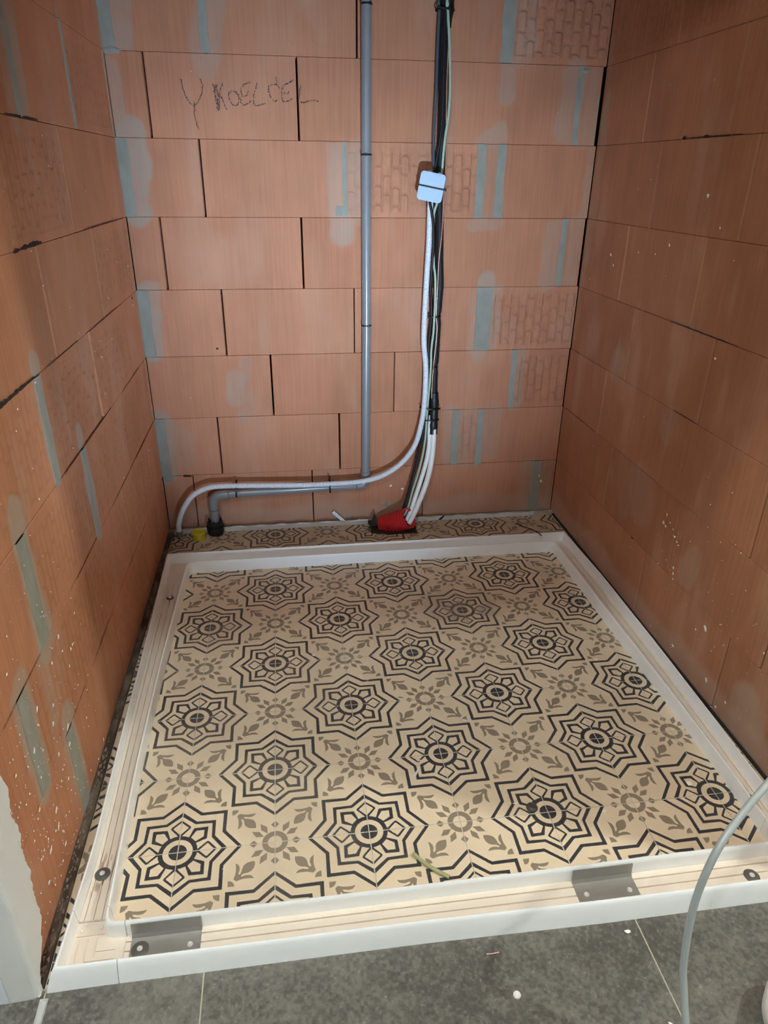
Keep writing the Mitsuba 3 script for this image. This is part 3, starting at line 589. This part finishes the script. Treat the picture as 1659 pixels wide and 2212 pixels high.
def clip(x0, x1, yf, yb, screws):
    t = .0014; z = .0088
    pts = [(yf, z), (yb - .004, z), (yb, z + .006), (yb + .002, z + .030), (yb + .002 + t, z + .030), (yb + t, z + .005), (yb - .003, z - t + .0006), (yf, z - t + .0006)]
    # folded sheet: strip of quads
    top = pts[:4]; bot = pts[4:][::-1]; V = [(x, y, zz) for x in (x0, x1) for y, zz in top + bot]; F = []
    for i in range(3):
        F += [(i, i + 1, 8 + i + 1), (i, 8 + i + 1, 8 + i), (4 + i, 12 + i + 1, 4 + i + 1), (4 + i, 12 + i, 12 + i + 1)]
        for o_ in (0, 8): F += [(o_ + i, o_ + i + 1, o_ + 4 + i + 1), (o_ + i, o_ + 4 + i + 1, o_ + 4 + i)]
    for a, b in ((0, 4), (3, 7)): F += [(a, b, b + 8), (a, b + 8, a + 8)]
    m = trimesh.Trimesh(np.array(V), np.array(F), process=False); m.fix_normals()
    c = obj('metal_clip', m, 'mat_steel', fr, smooth=False, label='grey folded metal clip screwed into the front channel')
    for x, y, rr in screws:
        if rr: screw(c, x, y, z, rr)
        else: screw(c, x, y, z + .0006, .006, False)
clip(-.258, -.133, -.4335, -.3765, [(-.2401, -.4027, .0155), (-.1522, -.4041, 0)])
clip(.584, .709, -.437, -.3765, [(.6037, -.4053, 0), (.6918, -.4069, 0)])

# ------------------------------------------------------------------ grey drain pipe on the back wall
dp = thing('drain_pipe', 'grey plastic drain pipe running down the back wall with two elbows', 'pipe')
PR = .016
obj('riser', tube([(.3648, 1.266, 2.5), (.3630, 1.266, 1.33), (.3636, 1.266, .79), (.3608, 1.266, .205)], PR, 24), 'mat_pvc', dp, smooth=True)
obj('elbow', tube(spline([(.3606, 1.266, .222), (.3604, 1.266, .196), (.357, 1.265, .178), (.345, 1.263, .168), (.322, 1.262, .1665)], .005), PR + .0025, 20), 'mat_pvc', dp, smooth=True)
obj('horizontal_pipe', tube([(.330, 1.262, .1665), (.0173, 1.253, .1636), (-.1700, 1.247, .1600)], PR, 24), 'mat_pvc', dp, smooth=True)
obj('elbow', tube(spline([(-.168, 1.247, .1602), (-.196, 1.247, .159), (-.216, 1.246, .152), (-.2275, 1.246, .136), (-.229, 1.246, .098)], .005), PR + .0025, 20), 'mat_pvc', dp, smooth=True)
obj('drop_pipe', tube([(-.2290, 1.246, .105), (-.2300, 1.245, .012)], PR, 24), 'mat_pvc', dp, smooth=True)
cp = thing('rubber_coupling', 'black rubber coupling on the floor round the lower end of the grey drain pipe', 'coupling')
CX = (-.230, 1.236, 0)
obj('body', lathe([(.017, .004), (.029, .001), (.032, .012), (.032, .030), (.029, .032), (.030, .038), (.031, .048), (.026, .053), (.0172, .053), (.0168, .05)], CX), 'mat_black', cp, smooth=30)
for a_ in np.arange(0, 6.2, 1.05):
    obj('lug', cbox(-.004, .004, -.002, .002, 0, .012, .001).apply_transform(trimesh.transformations.rotation_matrix(a_, (0, 0, 1)) @ trimesh.transformations.translation_matrix((0, -.0265, .049))).apply_translation(CX), 'mat_black', cp, smooth=False)
obj('clamp', lathe([(.0322, .028), (.0335, .028), (.0335, .034), (.0310, .034)], CX), 'mat_black', cp, smooth=30)
yc = thing('plug_cap', 'yellow plastic cap on the tiles beside the black coupling', 'cap')
obj('body', lathe([(0, 0), (.0235, 0), (.0235, .022), (.0265, .0235), (.0265, .0275), (.0245, .029), (.0235, .0285), (.0225, .026), (0, .026)], (-.290, 1.203, 0)), 'mat_yellow', yc, smooth=30)

# white corrugated conduit
cd = thing('corrugated_conduit', 'thin white corrugated conduit curving from the floor to the junction box', 'conduit')
CP = [(-.3648, 1.222, .020), (-.3637, 1.222, .0559), (-.3417, 1.222, .1136), (-.3015, 1.222, .1695), (-.2475, 1.222, .1985), (-.1872, 1.222, .2050), (-.0502, 1.222, .2007), (.089, 1.222, .1957), (.1948, 1.222, .1944), (.3377, 1.226, .1971),
      (.4278, 1.228, .2200), (.4991, 1.230, .2688), (.5476, 1.232, .3387), (.5697, 1.234, .4249), (.5790, 1.238, .5056), (.5796, 1.240, .6274), (.5693, 1.240, .7198), (.5682, 1.242, .7931), (.5720, 1.246, .9494), (.5758, 1.250, 1.0537), (.5760, 1.252, 1.1401), (.5765, 1.254, 1.1961)]
obj('pipe', ribbed(CP, .0102, .0010, .0050), 'mat_conduit', cd, smooth=True)
obj('sleeve', tube([(-.3655, 1.222, .002), (-.3648, 1.222, .026)], .0118, 16), 'mat_pvc', cd, smooth=30)
obj('clip_block', cbox(-.398, -.386, 1.218, 1.232, 0, .014, .002), 'mat_blue', cd, smooth=False)

# ------------------------------------------------------------------ cable bundle
def cable(name, label, pts, rad, m, cat_='cable', sides=10, step=.012, group=None):
    k = key_for(name); scene[k] = ply(tube(spline(pts, step), rad, sides), m, smooth=True); tag(k, label, cat_, group); return k
TUBE = [(.599, 1.268, 2.5), (.6005, 1.268, 1.9), (.5990, 1.268, 1.784), (.6017, 1.268, 1.677), (.6040, 1.268, 1.6133), (.6052, 1.268, 1.5466), (.6066, 1.268, 1.4793), (.6075, 1.268, 1.4101), (.6080, 1.270, 1.3323), (.6094, 1.271, 1.2369), (.6120, 1.270, 1.1666), (.6150, 1.268, 1.0944), (.6184, 1.268, 1.0051), (.6240, 1.268, .922), (.6217, 1.268, .8653), (.6207, 1.268, .7912), (.6199, 1.268, .7184), (.6185, 1.268, .6334), (.6181, 1.268, .5618), (.6211, 1.266, .4900)]
P = spline(TUBE, .01); rad = np.full(len(P), .0138)
for zt in (.8117, .6288): rad -= .0042 * np.exp(-((P[:, 2] - zt) / .012) ** 2)
k = key_for('insulated_pipe'); scene[k] = ply(tube(P, rad, 18), 'mat_foam', smooth=True); tag(k, 'thick black foam insulated pipe in the middle of the cable bundle', 'pipe')
cable('cable', 'dark blue grey cable at the left of the bundle above the junction box', [(.5790, 1.262, 2.5), (.5797, 1.262, 1.7825), (.5818, 1.262, 1.7377), (.5839, 1.262, 1.707), (.583, 1.262, 1.6442), (.583, 1.262, 1.5785), (.5834, 1.262, 1.5123), (.582, 1.262, 1.4442), (.581, 1.262, 1.3743), (.5829, 1.262, 1.3186), (.5868, 1.26, 1.270)], .0049, 'mat_blue')
GREEN = [(.600, 1.244, 2.5), (.6024, 1.244, 1.7799), (.6047, 1.244, 1.7353), (.607, 1.244, 1.7048), (.6105, 1.244, 1.6739), (.6161, 1.246, 1.6262), (.6206, 1.248, 1.5774), (.6238, 1.248, 1.5289), (.6249, 1.248, 1.478), (.6224, 1.248, 1.426), (.6157, 1.246, 1.382), (.6121, 1.246, 1.332), (.6103, 1.250, 1.2756), (.6047, 1.251, 1.2304), (.5989, 1.250, 1.1859), (.5909, 1.252, 1.1576), (.5870, 1.252, 1.1219), (.5880, 1.254, 1.0668), (.5930, 1.252, 1.0225), (.596, 1.248, .9849), (.6009, 1.246, .956), (.6034, 1.246, .9253), (.6051, 1.246, .8612), (.6046, 1.246, .8181), (.6037, 1.246, .763), (.5984, 1.246, .6952), (.5993, 1.246, .6496), (.5987, 1.246, .6033), (.5955, 1.246, .5334), (.5932, 1.246, .5014), (.5914, 1.246, .4491), (.5903, 1.244, .4088), (.5881, 1.242, .3558), (.5791, 1.240, .2869), (.5629, 1.232, .2178), (.541, 1.222, .1475), (.5236, 1.208, .0897), (.505, 1.194, .055)]
cable('cable', 'pale green earth cable winding along the front of the bundle into the red conduit', GREEN, .0043, 'mat_green')
COP = [(.6110, 1.250, 1.690), (.6118, 1.249, 1.6675), (.6136, 1.249, 1.6206), (.6135, 1.250, 1.5812), (.6138, 1.250, 1.529), (.6159, 1.250, 1.478), (.6171, 1.250, 1.4261), (.6215, 1.252, 1.3322), (.6229, 1.252, 1.2839), (.6221, 1.252, 1.2374), (.6198, 1.252, 1.1873), (.6206, 1.252, 1.1434), (.6189, 1.2515, 1.0797), (.6135, 1.2515, 1.0071), (.6130, 1.2515, .9453), (.6125, 1.2515, .8827), (.6125, 1.2515, .8175), (.6172, 1.2515, .7737), (.6154, 1.2515, .7176), (.6110, 1.2515, .6486), (.6085, 1.2515, .6023), (.6075, 1.2505, .5516), (.608, 1.249, .5126)]
cable('copper_wire', 'bare copper wire running down the front of the black insulated pipe', COP, .0022, 'mat_copper', 'wire', 8)
BLK = [(.574, 1.242, 1.2162), (.5704, 1.237, 1.1897), (.5788, 1.237, 1.153), (.5862, 1.237, 1.1115), (.5890, 1.238, 1.0589), (.5885, 1.242, 1.0069), (.5875, 1.248, .9245), (.5930, 1.252, .8508), (.5945, 1.252, .7962), (.5900, 1.254, .729), (.5905, 1.254, .6602), (.5886, 1.254, .5916), (.5872, 1.254, .5372), (.5850, 1.254, .4746), (.584, 1.254, .4217), (.5798, 1.252, .3681), (.5691, 1.250, .3004), (.5502, 1.240, .2159), (.5314, 1.226, .1453), (.5089, 1.208, .0800), (.495, 1.196, .050)]
cable('cable', 'glossy black cable on the left of the bundle from junction box to red conduit', BLK, .0042, 'mat_black')
cable('cable', 'second black cable tucked behind the glossy black one down to the red conduit', [(x - (.004 if z < .45 else -.003), y + .009, z) for x, y, z in BLK], .0045, 'mat_foam')
cable('cable', 'thin black cable entering the junction box from above between the blue and green cables', [(.5985, 1.251, 2.5), (.6000, 1.251, 1.7818), (.6000, 1.251, 1.7064), (.601, 1.251, 1.6438), (.602, 1.251, 1.5783), (.603, 1.251, 1.5122), (.6035, 1.251, 1.4443), (.6015, 1.251, 1.3849), (.5944, 1.252, 1.332), (.5862, 1.254, 1.2753)], .0042, 'mat_black')
def lumpy(pts, r0, seed, amp=.0022):
    P = spline(pts, .004); q = np.random.default_rng(seed); rad = r0 + amp * np.interp(np.arange(len(P)), np.arange(0, len(P) + 4, 4), q.uniform(-1, 1, len(np.arange(0, len(P) + 4, 4))))
    return tube(P, rad, 16)
k = key_for('tape_wrap'); scene[k] = ply(lumpy([(.6185, 1.263, .532), (.6205, 1.261, .480), (.6200, 1.258, .425), (.6195, 1.2545, .372)], .0180, 3, .0014), 'mat_black', smooth=30); tag(k, 'lumpy black tape wrapped round the bundle above the two white pipes', 'tape')
k = key_for('tape_wrap'); scene[k] = ply(lumpy([(.6110, 1.264, 1.86), (.6100, 1.264, 1.7835), (.6125, 1.263, 1.7387), (.6120, 1.263, 1.716), (.6080, 1.264, 1.6929), (.6070, 1.265, 1.672)], .0175, 8), 'mat_black', smooth=30); tag(k, 'black tape wrapped round the bundle at the top edge of the photo', 'tape')
W1 = [(.6100, 1.258, .445), (.6075, 1.256, .415), (.6061, 1.254, .3844), (.6058, 1.252, .3241), (.5955, 1.248, .2552), (.576, 1.240, .1853), (.5518, 1.226, .1141), (.5340, 1.212, .065), (.515, 1.198, .030)]
W2 = [(.6220, 1.254, .430), (.6218, 1.250, .400), (.621, 1.246, .3619), (.6182, 1.241, .2994), (.6097, 1.236, .2301), (.5922, 1.228, .1636), (.5648, 1.212, .0980), (.5400, 1.196, .050), (.522, 1.186, .022)]
cable('water_pipe', 'slimmer white pipe with a dark line, left of the pair below the tape', W1, .0088, 'mat_whitepipe', 'pipe', 14)
cable('water_pipe', 'wider white pipe on the right of the pair, bending into the red conduit', W2, .0104, 'mat_whitepipe', 'pipe', 14)

# junction box, tilted and turned
jb = thing('junction_box', 'pale blue grey plastic junction box strapped onto the cable bundle', 'box')
def rbox(w, h, d0, d1, r_):
    s = sg.box(-w / 2 + r_, -h / 2 + r_, w / 2 - r_, h / 2 - r_).buffer(r_, 6); return extrude(s, d0, d1)
Mz = np.eye(4); yaw, roll = math.radians(-17), math.radians(10)
# local x right, y up, z out of the wall
B = np.array([[1, 0, 0], [0, 0, -1], [0, 1, 0]], float).T
Rb = trimesh.transformations.rotation_matrix(yaw, (0, 0, 1))[:3, :3] @ np.array([[1, 0, 0], [0, 0, -1.0], [0, 1, 0]]) @ trimesh.transformations.rotation_matrix(-roll, (0, 0, 1))[:3, :3]
Mz[:3, :3] = Rb; Mz[:3, 3] = (.579, 1.245, 1.2320)
def put(m): m = m.copy(); m.apply_transform(Mz); return m
obj('body', put(cat(rbox(.080, .084, 0, .026, .009), *[cbox(x - .007, x + .007, .040, .0465, .008, .020, .002) for x in (-.015, .018)])), 'mat_box', jb, smooth=25)
obj('lid', put(cat(rbox(.082, .086, .0265, .036, .011), rbox(.078, .082, .036, .038, .010))), 'mat_box', jb, smooth=25)
ts = thing('cable_tie', 'black strap tied across the front of the pale junction box', 'cable tie', None)
obj('band', put(cat(box(-.0430, .0430, -.0025, .0025, .0381, .0393), box(-.0432, -.0418, -.0025, .0025, -.002, .0393), box(.0418, .0432, -.0025, .0025, -.002, .0393))), 'mat_black', ts, smooth=False)
obj('head', put(cbox(.0410, .0480, -.004, .004, .004, .012, .001)), 'mat_black', ts, smooth=False)

def tie(label, c, rx, ry, axis, head=-1.2):
    t = thing('cable_tie', label, 'cable tie'); a, b = ring_tie(c, rx, ry, axis, head=head)
    obj('band', a, 'mat_black', t, smooth=25); obj('head', b, 'mat_black', t, smooth=False)
V_ = (0, 0, 1)
tie('black cable tie round the grey riser pipe at the top edge of the photo', (.3635, 1.266, 1.722), PR + .001, PR + .001, V_, -1.0)
tie('black cable tie round the grey riser pipe level with the junction box', (.3630, 1.266, 1.324), PR + .001, PR + .001, V_, -1.7)
tie('black cable tie round the grey riser pipe, lowest of its three', (.3634, 1.266, .784), PR + .001, PR + .001, V_, -1.3)
tie('black cable tie binding white conduit to grey horizontal pipe near the left elbow', (-.137, 1.236, .184), .032, .026, (1, 0, -.05), 2.7)
tie('black cable tie binding white conduit to grey horizontal pipe near the riser', (.218, 1.242, .181), .030, .030, (1, 0, 0), 2.7)
tie('black cable tie round the whole bundle at the top edge of the photo', (.600, 1.258, 1.714), .029, .022, V_, -1.3)
tie('black cable tie pinching the bundle between junction box and tape, upper of two', (.607, 1.261, .8117), .0235, .0175, V_, -2.6)
tie('black cable tie pinching the insulated pipe just above the black tape', (.613, 1.263, .6288), .0155, .0145, V_, -2.3)
tie('black cable tie joining white conduit to the upper part of the black tape', (.602, 1.252, .476), .038, .021, (.12, 0, 1), .1)
tie('black cable tie round the lower part of the black tape beside the green cable', (.609, 1.254, .430), .031, .019, (.05, 0, 1), -1.6)

# red conduit
rc = thing('red_conduit', 'wide red corrugated conduit rising from the hole in the tiles with cables inside', 'conduit')
mo = np.array([.523, 1.172, .056]); ax = np.array([.72, -.46, .46]); ax /= np.linalg.norm(ax); M = frame_z(ax); M[:3, 3] = mo - ax * .128
prof = []
Rr = .0425
for i in range(13):
    z0 = i * .0122; prof += [(Rr - .004, z0), (Rr, z0 + .0022), (Rr, z0 + .0075), (Rr - .004, z0 + .0097)]
prof = [(r_, z) for r_, z in prof if z <= .124] + [(Rr, .124), (Rr + .0005, .127), (Rr - .003, .1285), (Rr - .006, .126), (Rr - .0075, .10), (Rr - .0075, 0)]
obj('sleeve', lathe(prof, (0, 0, 0), 40, M), 'mat_red', rc, smooth=30)
M2 = M.copy(); obj('inner_stop', lathe([(0, .045), (Rr - .008, .045), (Rr - .008, .04), (0, .04)], (0, 0, 0), 24, M2), 'mat_darkjoint', rc, smooth=False)
k = key_for('plastic_scrap'); m = hull([(.385, 1.215, -.008), (.368, 1.22, -.002), (.412, 1.222, .0), (.392, 1.238, .052), (.396, 1.236, .050), (.405, 1.21, .012)]); m2 = hull([(.402, 1.22, 0), (.425, 1.218, 0), (.423, 1.230, .030), (.408, 1.233, .024), (.43, 1.227, .022)])
scene[k] = ply(cat(m, m2), 'mat_black', smooth=False); tag(k, 'crumpled black plastic scrap standing left of the red conduit', 'scrap')
k = key_for('plastic_scrap'); scene[k] = ply(hull([(.655, 1.244, .004), (.668, 1.244, .004), (.676, 1.246, .022), (.684, 1.247, .022), (.660, 1.247, .003)]), 'mat_black', smooth=False); tag(k, 'small black scrap on the foam strip right of the red conduit', 'scrap')
# perforated strap
ps = sg.LineString([(0, 0), (.074, 0)]).buffer(.0062, cap_style=2)
for i in range(5): ps = ps.difference(sg.Point(.012 + .0125 * i, 0).buffer(.0016, 5))
st = extrude(ps, 0, .0009); d1 = np.array([.0552, -.018, -.0500]); d1 /= np.linalg.norm(d1); nrm = np.array([0, -1, .1]); sd = np.cross(nrm, d1); sd /= np.linalg.norm(sd); M = np.eye(4); M[:3, 0], M[:3, 1], M[:3, 2] = d1, sd, np.cross(d1, sd); M[:3, 3] = (.2300, 1.272, .050); st.apply_transform(M)
k = key_for('perforated_strap'); scene[k] = ply(st, 'mat_galv', smooth=False); tag(k, 'short perforated metal strap leaning on the back wall left of the red conduit', 'metal strap')

# ------------------------------------------------------------------ loose bits on the floor
cable('cable_tie_tail', 'thin dark cable tie tail lying over the back rail of the frame', [(.966, 1.182, .0025), (.975, 1.13, .012), (.983, 1.06, .036), (.990, 1.012, .0465), (.996, .985, .0475)], .0020, 'mat_black', 'cable tie', 8)
cable('cable_offcut', 'short olive green cable offcut on the tiles at the front rail', [(.284, -.268, .0045), (.300, -.290, .0045), (.322, -.312, .0045), (.346, -.331, .0045)], .0042, 'mat_offcut', 'cable', 12, .004)
k = key_for('rubber_plug'); scene[k] = ply(lathe([(0, .0075), (.007, .0085), (.0118, .006), (.013, .003), (.012, 0), (0, 0)], (.5675, -.186, 0), 24), 'mat_plug', smooth=30); tag(k, 'small dark round rubber plug lying on a star of the patterned tiles', 'plug')
k = key_for('screw_cap'); scene[k] = ply(lathe([(0, .0016), (.0022, .0014), (.003, .0026), (.0062, .0024), (.0068, .001), (.0068, -.0002), (0, -.0002)], (.4136, -.5625, 0), 24), 'mat_chip', smooth=30); tag(k, 'tiny white screw cap on the dark slate floor', 'cap')
def flake(c, s, seed, m, label, name='plaster_flake', h=.3):
    q = np.random.default_rng(seed); P = q.uniform(-1, 1, (14, 3)) * [s, s * .75, s * h * .5]; P[:, 2] -= P[:, 2].min()
    k = key_for(name); scene[k] = ply(hull(P + np.array([c[0], c[1], 0])), m, smooth=False); tag(k, label, 'debris')
flake((.6539, -.4813), .0062, 1, 'mat_chip', 'white plaster flake on the slate floor beside the grout line')
flake((.9565, -.1653), .009, 2, 'mat_chip', 'pale plaster flake on the patterned tiles at the right rail')
flake((.4844, .1054), .007, 3, 'mat_film', 'shiny clear plastic bit in the middle of the patterned tiles', 'plastic_bit')
flake((.3337, .2099), .008, 4, 'mat_galv', 'bluish plastic bit on a grout line of the patterned tiles', 'plastic_bit')
flake((.655, -.640), .004, 6, 'mat_chip', 'small pale flake on the slate floor touching the grey hose')
k = key_for('paper_shaving'); scene[k] = ply(hull([(.318, -.062, .0002), (.324, -.068, .0002), (.342, -.035, .0002), (.322, -.065, .003), (.340, -.036, .0015)]), 'mat_film', smooth=False); tag(k, 'pointed white paper shaving on the patterned tiles near the centre', 'debris')
k = key_for('wire_scrap'); scene[k] = ply(tube(spline([(.380, -.488, .001), (.39, -.4885, .001), (.404, -.4875, .001)], .003), .0011, 8), 'mat_pink', smooth=True); tag(k, 'tiny pink wire scrap on the slate below the front rail', 'wire')
q = np.random.default_rng(9); crumbs = []
for _ in range(70):
    cx, cy = (q.normal(.27, .05), q.normal(.36, .05)) if q.uniform() < .6 else (q.uniform(-.25, 1.0), q.uniform(-.3, .9)); s = q.uniform(.0012, .004)
    crumbs.append(hull(q.uniform(-1, 1, (7, 3)) * [s * q.uniform(.5, 2.2), s, s * .4] + [cx, cy, s * .3]))
k = key_for('plaster_crumbs'); scene[k] = ply(cat(*crumbs), 'mat_film', smooth=False); tag(k, 'tiny pale plaster crumbs scattered over the patterned tiles', 'debris', kind='stuff')

# hose in the foreground
HOSE = [(.600, -.90, .0065), (.618, -.80, .012), (.630, -.73, .045), (.6319, -.70, .0843), (.6346, -.665, .1413), (.6362, -.645, .1860), (.647, -.62, .2785), (.6735, -.60, .3586), (.7171, -.575, .3975), (.7766, -.545, .4302), (.8457, -.51, .4488), (.93, -.47, .455)]
cable('hose', 'grey hose arching up from the slate floor at the lower right', HOSE, .0057, 'mat_hose', 'hose', 16, .01)
# sack at the lower right corner
SACK = (.893, -.712)
m = trimesh.creation.icosphere(subdivisions=4); v = m.vertices.copy()
v = np.sign(v) * np.abs(v) ** .7; v *= [.10, .10, .034]; v *= (1 + .03 * np.sin(v[:, :1] * 60 + v[:, 1:2] * 40) + .02 * np.sin(v[:, 2:3] * 120)); v[:, 2] -= v[:, 2].min()
m.vertices = v + [SACK[0], SACK[1], 0]
k = key_for('plaster_sack'); scene[k] = ply(m, 'mat_sack', smooth=True); tag(k, 'off white dusty sack on the slate floor, cut by the lower right corner', 'sack')
